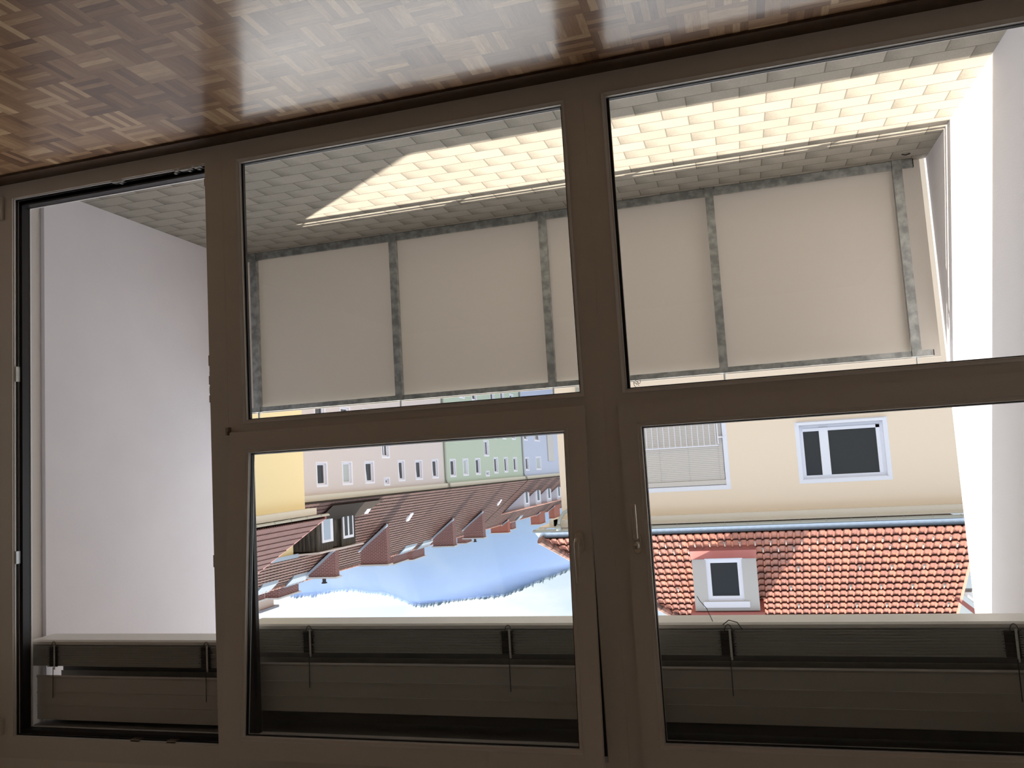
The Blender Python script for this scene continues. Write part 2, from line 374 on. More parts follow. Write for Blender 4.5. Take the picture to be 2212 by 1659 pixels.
def fixed_pane(parent, x0, x1, z0, z1, yf=0, sash=False, xf=None, name='glass_pane'):
    obj('glazing_bead', MB().bead(x0-.012,x1+.012,z0-.012,z1+.012,.012,yf-.006,yf+.002).bead(x0,x1,z0,z1,.0015,yf+.002,yf+.008), BEADM, parent, xf=xf)
    obj('gasket', MB().ring(x0,x1,z0,z1,.0,.0050,yf+.0105,yf+.0235).ring(x0,x1,z0,z1,-.001,.0015,yf+.0082,yf+.0104), GASK, parent, xf=xf)
    obj('outer_lip', MB().ring(x0,x1,z0,z1,.0040,.0066,yf+.0237,yf+.0255).ring(x0,x1,z0,z1,.0016,.0026,yf+.0092,yf+.0103), OUTLIP, parent, xf=xf)
    obj(name, MB().box(x0+.002,x1-.002,yf+.014,yf+.017,z0+.002,z1-.002), GLASS, parent, xf=xf)
FB = .0235            # depth of the inner part of the profiles; the outer part is narrower
def member(m, x0,x1,z0,z1, l=0, r=0, b=0, t=0):
    """frame member: full width inside, recessed outside by l/r/b/t"""
    m.box(x0,x1,0,FB,z0,z1); m.box(x0+l,x1-r,FB,FD,z0+b,z1-t)

# window_1: the middle unit (fixed pane below, tilted sash above)
w1 = thing('window_1', (1.12,0,0), kind='structure')
fr = MB(); I = .05
member(fr, MX0-.0755,MX0,FZ0,SZ0-.02,r=I); member(fr, MX1,DX0-.078,FZ0,SZ0-.02,l=I)
member(fr, MX0-.0755,DX0-.078,0,FZ0,t=I)                  # bottom
member(fr, MX0,MX1,FZ1,SZ0,b=I,t=.03)                     # transom
member(fr, MX0-.0755,MSX0,SZ0-.02,FT); member(fr, MSX1,DX0-.078,SZ0-.02,FT)
member(fr, MSX0,MSX1,SZ1,FT)
obj('window_frame', fr, FRAME, w1)
fixed_pane(w1, MX0, MX1, FZ0, FZ1)
ang = math.atan2(.088, 1.05)
piv = Vector((0,.01,1.13))
XF = Matrix.Translation(piv) @ Matrix.Rotation(ang, 4, 'X') @ Matrix.Translation(-piv)
so = (.481, MSX1+.030, 1.128, 2.262)                 # sash outer edges
gi = (.553, 1.737, 1.206, 2.19)
def sash_frame(so, gi):
    m = MB()
    for y0,y1,k,q in ((-.016,.008,0,0),(.0085,.050,.034,.035)):
        a = (so[0]+k, so[1]-k, so[2]+k*.95, so[3]-k); G = (gi[0]-q, gi[1]+q, gi[2]-q, gi[3]+q)
        m.box(a[0],a[1],y0,y1,a[2],G[2]) if G[2]>a[2] else None
        m.box(a[0],a[1],y0,y1,G[3],a[3]); m.box(a[0],G[0],y0,y1,G[2],G[3]) if G[0]>a[0] else None
        m.box(G[1],a[1],y0,y1,G[2],G[3]) if a[1]>G[1] else None
    return m
ts = obj('tilted_sash', sash_frame(so, gi), FRAME, w1, xf=XF, label='sash tilted inwards at its top')
fixed_pane(ts, gi[0], gi[1], gi[2], gi[3], yf=-.012, xf=XF)
obj('rebate_stop', MB().box(MSX0,MSX0+.036,.056,.075,SZ0,SZ1).box(MSX1-.012,MSX1,.072,.075,SZ0,SZ1).box(MSX0,MSX1,.056,.075,SZ1-.03,SZ1).box(MSX0,MSX1,.056,.075,SZ0,SZ0+.012), FRAME, w1)
obj('rebate_gasket', MB().box(MSX0+.012,MSX0+.034,.0515,.0558,SZ0,SZ1).box(MSX1-.014,MSX1,.0515,.0715,SZ0,SZ1).box(MSX0,MSX0+.0015,.004,.050,SZ0,SZ1).box(MSX1-.0015,MSX1,.004,.050,SZ0,SZ1), GASK, w1)
obj('corner_hinge', MB().box(1.822,1.834,-.02,-.001,1.105,1.121).box(1.827,1.834,-.02,-.001,1.12,1.134), STEEL, w1)

def handle(parent, cx, cz, yf, up, xf=None):
    m = MB(); n = 20
    # oval rosette
    def oval(rx, rz, y0, y1, top=1.0):
        pts = []
        for k in range(n):
            a = 2*math.pi*k/n; c, s_ = math.cos(a), math.sin(a)
            pts.append((cx+rx*math.copysign(abs(c)**.75,c), cz+rz*math.copysign(abs(s_)**.62,s_)))
        m.prism(pts, 'y', y0, y1)
    oval(.0145,.033,yf-.008,yf); oval(.0125,.030,yf-.011,yf-.008)
    sgn = 1 if up else -1
    m.tube([(cx,yf-.008,cz),(cx,yf-.045,cz)], .0095, 12)
    P = [(cx,yf-.034,cz-sgn*.006),(cx,yf-.046,cz+sgn*.004),(cx,yf-.050,cz+sgn*.02),(cx,yf-.049,cz+sgn*.05),(cx,yf-.046,cz+sgn*.09),(cx,yf-.044,cz+sgn*.118),(cx,yf-.043,cz+sgn*.126)]
    m.tube(P, .0105, 12, r2=.0075); m.smooth = False
    h = obj('handle', m, METAL, parent, xf=xf, label='metal handle turned %s' % ('up' if up else 'down'))
    bv = h.modifiers.new('bevel', 'BEVEL'); bv.width = .0015; bv.segments = 2; bv.limit_method = 'ANGLE'
    return h
obj('gasket', MB().box(MX1-.0085,MX1,.0105,.0235,FZ0,FZ1), GASK, w1)
handle(ts, .520, 1.563, -.016, True, XF)

# window_2: the unit on the far left of the room
w2 = thing('window_2', (-.3,0,0), kind='structure')
fr = MB()
member(fr, LX1,MX0-.0757,0,SZ0-.02,l=.045); member(fr, RX0,LX0,0,FT,r=I)
member(fr, LX0,LX1,0,FZ0,t=I); member(fr, LX0,LX1,FZ1,SZ0,b=I,t=.03)
member(fr, LSX1,MX0-.0757,SZ0-.02,FT); member(fr, LX0,LSX1,SZ1,FT)
obj('window_frame', fr, FRAME, w2)
fixed_pane(w2, LX0, LX1, FZ0, FZ1)
so2 = (-.99, .372, 1.128, 2.262); gi2 = (-.93, .304, 1.206, 2.19)
cs = obj('closed_sash', sash_frame(so2, gi2), FRAME, w2)
fixed_pane(cs, gi2[0], gi2[1], gi2[2], gi2[3], yf=-.012)
handle(cs, .341, 1.575, -.016, False)
obj('gasket', MB().box(LX1-.0115,LX1,.0105,.0235,FZ0,FZ1), GASK, w2)
# mark etched in the corner of the fixed pane
mk = MB()
def mkp(pts, y): return [(LX1-.022-(a*.0245), y, FZ1-.034+b*.0300) for a,b in pts]
yy = .0135
mk.tube(mkp([(0.05,.42),(.12,.75),(.35,.98),(.62,.95)],yy),.0009,5)
mk.tube(mkp([(0.02,.35),(.55,.62),(.75,.80)],yy),.0009,5)
mk.tube(mkp([(.22,.12),(.55,.42),(.72,.55)],yy),.0009,5)
mk.tube(mkp([(.1,.55),(.3,.45),(.45,.75)],yy),.0007,5)
mk.tube(mkp([(.42,.02),(.72,.0),(.95,.2),(.98,.45),(.8,.6),(.62,.55),(.6,.35)],yy),.0009,5)
obj('etched_mark', mk, mat('grey etched ink',(.75,.68,.70),.8), w2)

# door_1: the open balcony door's frame
d1 = thing('door_1', (2.38,0,0), kind='structure')
fr = MB()
fr.box(DX0-.0775,DX0,0,FD,0,FT); fr.box(DX1,RX1,0,FD,0,FT)
fr.box(DX0,DX1,0,FD,0,DZ0); fr.box(DX0,DX1,0,FD,DZ1,FT)
obj('door_frame', fr, FRAME, d1)
g = MB().ring(DX0,DX1,DZ0,DZ1,0,.019,.030,.066); g.ring(DX0,DX1,DZ0,DZ1,0,.006,.018,.024)
g.box(DX0,DX1,.03,.066,DZ0,DZ0+.026)
obj('gasket', g, GASK, d1)
obj('frame_groove', MB().ring(DX0,DX1,DZ0,DZ1,0,.004,.006,.012).ring(DX0,DX1,DZ0,DZ1,0,.0045,.024,.029), BEADM, d1)
obj('outer_lip', MB().ring(DX0,DX1,DZ0,DZ1,.0,.0215,.067,.0745).box(DX0,DX1,.067,.0745,DZ0,DZ0+.0285), OUTLIP, d1)
for z0,z1,dy in ((.823,.863,0),(.885,.897,.004),(.902,.935,0),(.94,.972,.003),(.976,1.003,0),(1.574,1.618,0),(.128,.158,0)):
    obj('strike_plate', MB().box(DX0+.0005,DX0+.011,.010+dy,.029,z0,z1).box(DX0+.011,DX0+.014,.016,.024,z0+.006,z1-.006), STEEL, d1)
for x0,x1 in ((2.30,2.352),(1.93,1.965),(1.975,2.03),(2.04,2.052)):
    obj('sill_latch', MB().box(x0,x1,.004,.030,DZ0,DZ0+.008).box(x0+.01,x0+.02,.012,.026,DZ0+.008,DZ0+.014), PALESTEEL, d1)
for z0,z1 in ((.783,.845),(1.535,1.585)):
    obj('jamb_catch', MB().box(DX1-.010,DX1-.0005,.008,.028,z0,z1), PALESTEEL, d1)
for z0,z1 in ((.062,.16),(2.185,2.245)):
    obj('hinge', MB().box(2.893,2.925,-.018,-.0005,z0,z1), mat('hinge cover',(.66,.62,.56),.4), d1)
for x0,x1 in ((2.10,2.14),(2.26,2.30)):
    obj('top_latch', MB().box(x0,x1,.006,.028,DZ1-.008,DZ1), STEEL, d1)

# ------------------------------------------------------------------ the balcony
BF = -.05
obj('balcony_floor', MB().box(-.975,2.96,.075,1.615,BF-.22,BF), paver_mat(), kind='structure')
obj('balcony_sill', MB().box(RX0,RX1,.0855,.118,BF,-.012), mat('sill sheet',(.4,.42,.45),.3,.6), kind='structure')
obj('balcony_wall', MB().box(-1.235,-.975,.086,1.64,-.4,2.6), PLASTER, kind='structure')
bw = MB().box(2.905,3.16,.212,1.68,-.4,2.5995).box(2.905,3.16,1.5685,1.68,2.5995,4.2).box(3.1605,3.3,.0755,1.68,2.3,4.2); obj('balcony_wall', bw, PLASTER, kind='structure')  # upper boxes added out of view to block sun past the slab end
obj('door_reveal', MB().box(2.925,3.16,.0755,.2115,-.4,2.6), PLASTER2, kind='structure')
obj('guide_rail', MB().box(2.885,2.9245,.077,.110,BF,2.5), mat('guide rail white',(.75,.76,.8),.4), kind='structure')
obj('balcony_ceiling', MB().box(-1.235,3.16,.3005,1.568,2.6,2.78), PLASTER, kind='structure')
obj('facade_lintel', MB().box(RX0-.2,RX1+.2,.25,.3,FT+.0,2.9).box(RX0-.2,RX1+.2,.0855,.25,2.62,2.9), PLASTER, kind='structure')

rail = thing('balcony_railing', (1.0,1.6,BF), 'galvanised steel balcony railing with frosted infill panels, standing on beige pavers outside the window', 'railing')
YR0, YR1 = 1.582, 1.605
PX = [2.748, 1.832, .944, .053, -.838]
for i, px in enumerate(PX):
    m = MB().box(px-.021,px+.021,YR0-.008,YR1,BF,.915)
    obj('post', m, ZINC, rail)
    st = obj('handrail_stub', MB().tube([(px,1.597,.912),(px,1.597,1.052)],.006,8), PALESTEEL, rail)
ends = [(2.90,2.77)]+[(PX[i]-.0215,PX[i+1]+.0215) for i in range(4)]
for i in range(4):
    a, b_ = PX[i+1]+.0212, PX[i]-.0212
    obj('bottom_rail', MB().box(a,b_,YR0,YR1-.008,BF+.002,BF+.043), ZINC, rail)
    obj('top_rail', MB().box(a,b_,YR0,YR1-.008,.886,.914), ZINC, rail)
    obj('infill_panel', MB().box(PX[i+1]+.0015 if i<3 else -.948,PX[i]-.0015,YR1+.014,YR1+.022,BF-.03,.919), FROST, rail)
obj('bottom_rail', MB().box(-.909,PX[4]-.0212,YR0,YR1-.008,BF+.002,BF+.043), ZINC, rail, label='short open end of the bottom rail')
obj('top_rail', MB().box(-.909,PX[4]-.0212,YR0,YR1-.008,.886,.914), ZINC, rail, label='short open end of the top rail')
obj('bottom_rail', MB().box(PX[0]+.0212,2.86,YR0,YR1-.008,BF+.002,BF+.043), ZINC, rail)
obj('top_rail', MB().box(PX[0]+.0212,2.86,YR0,YR1-.008,.886,.914), ZINC, rail)
obj('infill_panel', MB().box(PX[0]+.0015,2.90,YR1+.014,YR1+.022,BF-.03,.919), FROST, rail)
for z0,z1 in ((BF+.002,BF+.043),(.886,.914)): obj('rail_end_cap', MB().box(-.9135,-.9092,YR0,YR1-.008,z0,z1), GASK, rail)
hr = MB().tube([(2.90,1.60,1.076),(-.96,1.60,1.076)],.0265,16); hr.smooth = True
obj('handrail', hr, PALESTEEL, rail)
dr = MB().tube([(-.885,1.50,BF+.003),(-.865,1.493,BF+.009),(-.848,1.496,BF+.003)],.003,6)
tag(obj('cable_end', dr, GASK), 'short black cable end on the pavers in the corner by the sunlit wall', 'cable')

# rolled up outside blinds
def blind(x0, x1, zb, loops, label, head_x0, head_x1):
    t = thing('external_blind', ((x0+x1)/2,.14,zb), label, 'blind', 'raised outside slat blinds')
    pr = [(.098,zb+.006),(.106,zb),(.222,zb),(.228,zb+.005),(.228,zb+.015),(.220,zb+.021),(.106,zb+.021),(.098,zb+.016)]
    obj('bottom_rail', MB().prism(pr,'x',x0,x1), BRAIL, t, label='light grey bottom rail')
    st = MB(); n = 26
    for k in range(n):
        z = zb+.0235+k*.0031; j = .0015*((k*7)%3-1)
        st.prism([(.100+j,z),(.155,z+.0016),(.205+j,z),(.205+j,z+.0009),(.155,z+.0025),(.100+j,z+.0009)],'x',x0+.004*(k%2),x1)
    obj('slat_stack', st, SLAT, t)
    zt = zb+.0235+n*.0031
    hd = MB().box(head_x0,head_x1,.094,.0955,zt+.045,zt+.205)
    hd.prism([(.094,zt+.045),(.090,zt+.038),(.093,zt+.032),(.100,zt+.038),(.100,zt+.047)],'x',head_x0,head_x1)
    hd.box(head_x0,head_x1,.215,.2165,zt+.045,zt+.205).box(head_x0,head_x1,.094,.2165,zt+.205,zt+.2065)
    hd.box(head_x0,head_x1,.0905,.094,zt+.098,zt+.102).box(head_x0,head_x1,.0905,.094,zt+.150,zt+.154)
    obj('head_box', hd, HEAD, t)
    ax = MB().tube([(head_x0+.02,.14,zt+.10),(head_x1-.02,.14,zt+.10)],.012,8)
    obj('axle', ax, STEEL, t)
    for lx in loops:
        zz = MB(); zg = []
        for k in range(24):
            z = zb+.024+k*.0034
            zg.append((lx+.004+(.019+.003*math.sin(k*2.3))*(1 if k%2 else -1), .0955-.0015*(k%3), z))
        zz.tube(zg,.0016,5); zz.tube([(x_+.011,y_-.001,z_) for x_,y_,z_ in zg[::-1]],.0015,5)
        zz.box(lx-.010,lx+.030,.0962,.0985,zb+.024,zt)
        obj('folded_ladder_cord', zz, CORD, t)
        obj('lift_tape', MB().box(lx-.0035,lx+.0035,.0905,.0915,zb+.018,zt+.01), SLAT, t)
        obj('cord_run', MB().tube([(lx+.004,.0885,zt),(lx+.005,.088,zt+.12)],.0016,5), CORD, t)
        pts = [(lx+.012*math.cos(a)+.004, .093, zb+.030-.026*math.sin(a)) for a in [math.pi*k/10 for k in range(11)]]
        obj('cord_loop', MB().tube(pts,.0013,6), CORD, t)
    return t
bl = blind(-.96, 1.86, 1.845, [1.578,.815,.085,-.72], 'raised grey outside slat blind above the two glazed units, the longer one', -.96, 1.88)
bl2 = blind(1.92, 2.87, 1.905, [2.74,2.02], 'raised grey outside slat blind above the open door, the shorter one', 1.93, 2.83)
# two loose cord ends hanging free below the long blind
lc = MB().tube([(.135,.094,1.84),(.150,.094,1.80),(.170,.095,1.775),(.178,.095,1.76)],.0011,6)
lc.tube([(.105,.093,1.85),(.085,.09,1.835),(.06,.09,1.842),(.045,.092,1.865)],.0016,6)
obj('loose_cord', lc, CORD, bl)
obj('blind_box', MB().box(RX0,RX1,.0755,.0853,2.27,FT+.28).box(RX0,2.84,.235,.25,1.93,2.62).box(RX0,2.84,.0855,.2345,2.235,2.25), mat('blind niche',(.28,.28,.27),.6), kind='structure')

# ------------------------------------------------------------------ generic building bits
def mapY(D):   # facade facing -Y at Y = D : u -> X, d -> depth
    return lambda u,dd,z: (u, D+dd, z)
def mapX(D):   # facade facing -X at X = D : u -> Y
    return lambda u,dd,z: (D+dd, u, z)
def fbox(m, mp_, u0,u1,d0,d1,z0,z1, mi=0):
    a = mp_(u0,d0,z0); b_ = mp_(u1,d1,z1)
    m.box(min(a[0],b_[0]),max(a[0],b_[0]),min(a[1],b_[1]),max(a[1],b_[1]),z0,z1,mi)
def wall_holes(m, mp_, u0,u1,z0,z1, holes, th=.3):
    us = sorted({u0,u1,*[h[0] for h in holes],*[h[1] for h in holes]}); zs = sorted({z0,z1,*[h[2] for h in holes],*[h[3] for h in holes]})
    us = [u for u in us if u0<=u<=u1]; zs = [z for z in zs if z0<=z<=z1]
    for i in range(len(zs)-1):
        zc = (zs[i]+zs[i+1])/2; run = None
        for j in range(len(us)-1):
            uc = (us[j]+us[j+1])/2
            hole = any(h[0]<uc<h[1] and h[2]<zc<h[3] for h in holes)
            if not hole: run = (us[j] if run is None else run[0], us[j+1]) if run else (us[j],us[j+1])
            if hole or j == len(us)-2:
                if run: fbox(m, mp_, run[0],run[1],0,th,zs[i],zs[i+1]); run = None
    return m
def window(parent, mp_, u0,u1,z0,z1, warp=None, split=None, pane=None, open_=False, band=.09, rec=.14, fw=.07, sill=True, names=('window','pane')):
    fr = MB(warp)
    if band:
        fbox(fr,mp_,u0-band,u1+band,-.006,-.0005,z1,z1+band); fbox(fr,mp_,u0-band,u1+band,-.006,-.0005,z0-band,z0)
        fbox(fr,mp_,u0-band,u0,-.006,-.0005,z0,z1); fbox(fr,mp_,u1,u1+band,-.006,-.0005,z0,z1)
    # lining of the reveal
    fbox(fr,mp_,u0,u0+.012,0,rec,z0,z1); fbox(fr,mp_,u1-.012,u1,0,rec,z0,z1); fbox(fr,mp_,u0,u1,0,rec,z1-.012,z1)
    a,b_,c,d_ = u0+.012,u1-.012,z0,z1-.012
    fbox(fr,mp_,a,b_,rec-.02,rec+.05,c,c+fw); fbox(fr,mp_,a,b_,rec-.02,rec+.05,d_-fw,d_)
    fbox(fr,mp_,a,a+fw,rec-.02,rec+.05,c+fw,d_-fw); fbox(fr,mp_,b_-fw,b_,rec-.02,rec+.05,c+fw,d_-fw)
    for s_ in (split or []): fbox(fr,mp_,s_-fw*.6,s_+fw*.6,rec-.02,rec+.05,c+fw,d_-fw)
    if sill: fbox(fr,mp_,u0-.03,u1+.03,-.05,rec,z0-.03,z0-.001)
    w_ = obj(names[0], fr, WHITEP, parent)
    pn = MB(warp); fbox(pn,mp_,a+.01,b_-.01,rec+.02,rec+.03,c+.01,d_-.01)
    obj(names[1], pn, pane or DARKPANE, w_ if names[0]=='window' and names[1]=='pane' else parent)
    if open_:   # sash tilted inwards: a leaning white frame in front of the dark gap
        t = MB(warp)
        for (p0,p1) in (((a+fw,.0),(a+fw+.05,.0)),):
            q = [mp_(a+fw,rec-.03,c+fw), mp_(a+fw+.05,rec-.03,c+fw), mp_(a+fw+.22,rec-.03,d_-fw), mp_(a+fw+.17,rec-.03,d_-fw),
                 mp_(a+fw,rec+.0,c+fw), mp_(a+fw+.05,rec+.0,c+fw), mp_(a+fw+.22,rec+.0,d_-fw), mp_(a+fw+.17,rec+.0,d_-fw)]
            t.add(q, [(0,1,2,3),(4,5,6,7),(0,1,5,4),(1,2,6,5),(2,3,7,6),(3,0,4,7)])
        obj('tilted_sash', t, WHITEP, w_ if names[0]=='window' else parent)
    return w_

def tiles(name, parent, mtl, P, u0, u1, n, pu, pv, hmax, warp=None, prof=None, umax=None, umin=None, lift=.03):
    """rows of clay tiles. P(u, s, h) -> world point; s = distance up the slope, h = height off the slope"""
    prof = prof or [(0,.0),(.06,.1),(.5,.05),(.62,.3),(.74,.95),(.86,1.0),(.96,.35),(1,.0)]
    m = MB(warp)
    for r_ in range(n):
        s0, s1 = r_*pv, (r_+1)*pv+.02
        a = u0 if umin is None else max(u0, umin(s0)); b_ = u1 if umax is None else min(u1, umax(s0))
        if b_-a < pu: continue
        a = u0+math.floor((a-u0)/pu)*pu; cols = int((b_-a)/pu)
        us = []
        for c in range(cols):
            for t_, h_ in prof[:-1]: us.append((a+(c+t_)*pu, h_*hmax))
        us.append((a+cols*pu, 0))
        base = len(m.v); K = len(us)
        for (u,h_) in us: m.v.append(P(u,s0,h_+lift-.022))
        for (u,h_) in us: m.v.append(P(u,s0+.004,h_+lift))
        for (u,h_) in us: m.v.append(P(u,s1,h_))
        for i in range(K-1):
            m.f.append((base+i,base+i+1,base+K+i+1,base+K+i)); m.m.append(0)
            m.f.append((base+K+i,base+K+i+1,base+2*K+i+1,base+2*K+i)); m.m.append(0)
    return obj(name, m, mtl, parent)

# ------------------------------------------------------------------ beige house across the street
HY = 20.0
bh = thing('house', (0,HY,-7), 'beige rendered house straight across the street with an orange tiled roof and one dormer', 'house')
mp_ = mapY(HY)
BW = (-3.56,-1.49,.83,2.26)      # casement window opening
FW = (.47,2.95,-.20,2.30)        # french window with closed blind
lower = [(-3.56,-1.49,-2.5,-1.1),(.47,2.95,-3.5,-1.1)]
ewall = MB(); wall_holes(ewall, mp_, -9, 5.06, -7, 3.2, [BW,FW]+lower)
ewall.box(4.76,5.06,HY+.3,HY+11,-7,3.2); ewall.box(-9,-8.7,HY+.3,HY+11,-7,3.05); ewall.box(-9,5.06,HY+11,HY+11.3,-7,3.05)
obj('wall', ewall, BEIGE, bh)
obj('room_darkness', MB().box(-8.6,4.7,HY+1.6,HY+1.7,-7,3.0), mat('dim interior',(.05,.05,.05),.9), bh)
wn1 = window(bh, mp_, *BW, split=None, rec=.10, fw=.09, band=.10, sill=False)
sl = MB(); fbox(sl,mp_,BW[0]-.06,BW[1]+.06,-.09,.08,BW[2]-.07,BW[2]-.0)
fbox(sl,mp_,-2.21,-1.99,.05,.15,BW[2]+.09,BW[3]-.10); fbox(sl,mp_,BW[0]+.09,BW[0]+.18,.06,.15,BW[2]+.09,BW[3]-.1); fbox(sl,mp_,BW[0]+.09,BW[1]-.09,.06,.15,BW[2]+.09,BW[2]+.17); obj('sill_and_mullion', sl, WHITEP, wn1)
lm = MB(); fbox(lm,mp_,-3.05,-2.90,.35,.45,.9,1.15); obj('plant_pot', lm, mat('orange pot',(.4,.13,.05),.8), wn1)
wn2 = window(bh, mp_, *FW, rec=.12, fw=.05, band=.11, sill=False)
bsl = MB(); z = FW[2]+.05; k = 0
while z < FW[3]-.14:
    fbox(bsl,mp_,FW[0]+.03,FW[1]-.03,.045,.05,z,z+.034); fbox(bsl,mp_,FW[0]+.03,FW[1]-.03,.052,.056,z+.03,z+.05); z += .05
fbox(bsl,mp_,FW[0]+.012,FW[1]-.012,.02,.10,FW[3]-.15,FW[3]-.025)
obj('closed_blind', bsl, BLINDM, wn2)
cdm = MB()
for u in (.62,1.42,2.2): fbox(cdm,mp_,u-.005,u+.005,.040,.0445,FW[2],FW[3]-.15)
obj('ladder_cord', cdm, CONC, wn2)
gr = bh
GT = 1.20
gb = MB()
u = .66
while u < 2.95: fbox(gb,mp_,u-.007,u+.007,-.06,-.045,.05,GT); u += .155
gro = obj('window_rail', gb, WHITEP, gr)
obj('top_bar', (lambda m: (fbox(m,mp_,.60,2.98,-.065,-.04,GT,GT+.028),m)[1])(MB()), WHITEP, gro)
gp = MB(); fbox(gp,mp_,.585,.612,-.07,-.035,.0,GT-.02); fbox(gp,mp_,.47,.6,-.065,-.0,.98,1.015)
obj('end_post', gp, WHITEP, gro)
# lower floors windows
for h_ in lower: window(bh, mp_, *h_, rec=.1, band=.1, sill=False)
# cornice, soffit and gutter
EZ = 3.30
obj('cornice', MB().box(-9.2,5.25,HY-.32,HY+.0,3.03,3.20).box(5.06,5.38,HY-.32,HY+11,3.03,3.20), BEIGEC, bh)
obj('soffit', MB().box(-9.3,5.66,HY-.46,HY+.0,3.2,3.235).box(5.06,5.66,HY-.0,HY+11,3.2,3.235), BEIGEC, bh)
def halfpipe(m, p0, p1, r_, axis, n=10, t=.006):
    pts = [(math.cos(math.pi+math.pi*k/n), math.sin(math.pi+math.pi*k/n)) for k in range(n+1)]
    ring = [(a*r_,b_*r_) for a,b_ in pts] + [(a*(r_-t),b_*(r_-t)) for a,b_ in reversed(pts)]
    if axis == 'x': m.prism([(p0[1]+a,p0[2]+b_) for a,b_ in ring],'x',p0[0],p1[0])
    else: m.prism([(p0[0]+a,p0[2]+b_) for a,b_ in ring],'y',p0[1],p1[1])
gt = MB(); halfpipe(gt,(-9.3,HY-.55,EZ+.03),(5.80,0,0),.075,'x'); halfpipe(gt,(5.74,HY-.60,EZ+.03),(0,HY+11,0),.075,'y')
gto = obj('gutter', gt, GUTTER, bh)
for i in range(18):
    x = -5.6+i*.62+.03*math.sin(i*5)
    obj('gutter_bracket', MB().tube([(x,HY-.55+.081*math.cos(a),EZ+.03+.081*math.sin(a)) for a in [math.pi+math.pi*k/6 for k in range(7)]],.008,5), GUTTER, gto)
dp = MB().tube([(5.06,HY-.56,EZ-.0),(5.06,HY-.555,EZ-.16)],.10,12,r2=.06)
dp.tube([(5.06,HY-.555,EZ-.14),(5.03,HY-.53,EZ-.30),(4.93,HY-.42,EZ-.46),(4.74,HY-.24,EZ-.58),(4.50,HY-.11,EZ-.70),(4.40,HY-.075,EZ-.85),(4.38,HY-.07,EZ-1.1),(4.38,HY-.07,-7)],.05,12); dp.smooth=True
obj('downpipe', dp, GUTTER, bh)
# roof
TA = math.radians(40); TS, TC = math.sin(TA), math.cos(TA)
EY, EZR = HY-.50, 3.49
def PB(u,s,h): return (u, EY+s*TC-h*TS, EZR+s*TS+h*TC)
NR = 30; PVB = .2515/TC
obj('eaves_sheet', MB().add([(-9.3,HY-.54,EZ+.055),(5.75,HY-.54,EZ+.055),(5.66,EY+.06,EZR+.015),(-9.3,EY+.06,EZR+.015),(-9.3,HY-.54,EZ+.045),(5.75,HY-.54,EZ+.045),(5.66,EY+.06,EZR-.01),(-9.3,EY+.06,EZR-.01)],[(0,1,2,3),(4,5,6,7),(0,1,5,4),(2,3,7,6),(0,3,7,4),(1,2,6,5)]), PALEZ, bh)
VX = -5.36
tiles('roof_tiles', bh, TERRA, PB, VX, 5.64, NR, .195, PVB, .042, umax=lambda s: 5.60-s*TC, lift=.055)
# hip end slope (faces +X), closing boards below tiles
RZT = EZR+NR*PVB*TS; RYT = EY+NR*PVB*TC; RXT = 5.60-NR*PVB*TC
obj('roof_deck', MB().add([(VX+.02,EY+.03,EZR-.03),(5.6,EY+.03,EZR-.03),(RXT,RYT,RZT-.05),(VX+.02,RYT,RZT-.05),
    (VX+.02,2*RYT-EY,EZR-.03),(5.6,2*RYT-EY,EZR-.03)],[(0,1,2,3),(1,5,2),(3,2,5,4),(0,3,4),(0,1,5,4)]), REDT, bh)
hp = MB()
for i in range(22):
    s = i*.34
    if s*TC > RYT-EY: break
    x = 5.62-s*TC; y = EY-.02+s*TC; zz = EZR+.05+s*TS
    x2 = 5.62-(s+.37)*TC; y2 = EY-.02+(s+.37)*TC; z2 = EZR+.07+(s+.37)*TS
    hp.tube([(x,y,zz),(x2,y2,z2)],.125,10,r2=.10)
obj('hip_tiles', hp, HIPT, bh)
vg = MB().prism([(EY+.7,EZR+.65),(RYT,RZT+.06),(RYT,RZT-.12),(EY+.9,EZR+.65)],'x',VX-.07,VX)
obj('verge_board', vg, mat('salmon verge',(.6,.25,.18),.7), bh)
# snow hooks
hk = MB(); 
def hookmesh(u, row, first=None):
    s = row*PVB+.05; p = Vector(PB(u,s,.05))
    return p
hm = None
for row, step, u_a, u_b in ((1,.39,-5.2,2.6),(2,.39,-5.0,2.6),(5,.78,-5.1,2.4),(8,.78,-4.9,2.4),(11,.78,-5.1,2.5)):
    u = u_a
    while u < u_b:
        if row < 4 or not (-.45 < u < 1.95):
            p = hookmesh(u, row)
            if hm is None:
                q = MB().box(p.x-.012,p.x+.012,p.y-.01,p.y+.14,p.z-.02,p.z+.035)
                q.v = [(x_, y_, z_+(y_-p.y)*.8) for x_,y_,z_ in q.v]
                q.box(p.x-.03,p.x+.035,p.y-.012,p.y+.004,p.z+.01,p.z+.05)
                hm = obj('snow_hook', q, GUTTER, bh); h0 = p.copy()
            else:
                c = hm.copy(); COL.objects.link(c); c.location = p-h0
        u += step
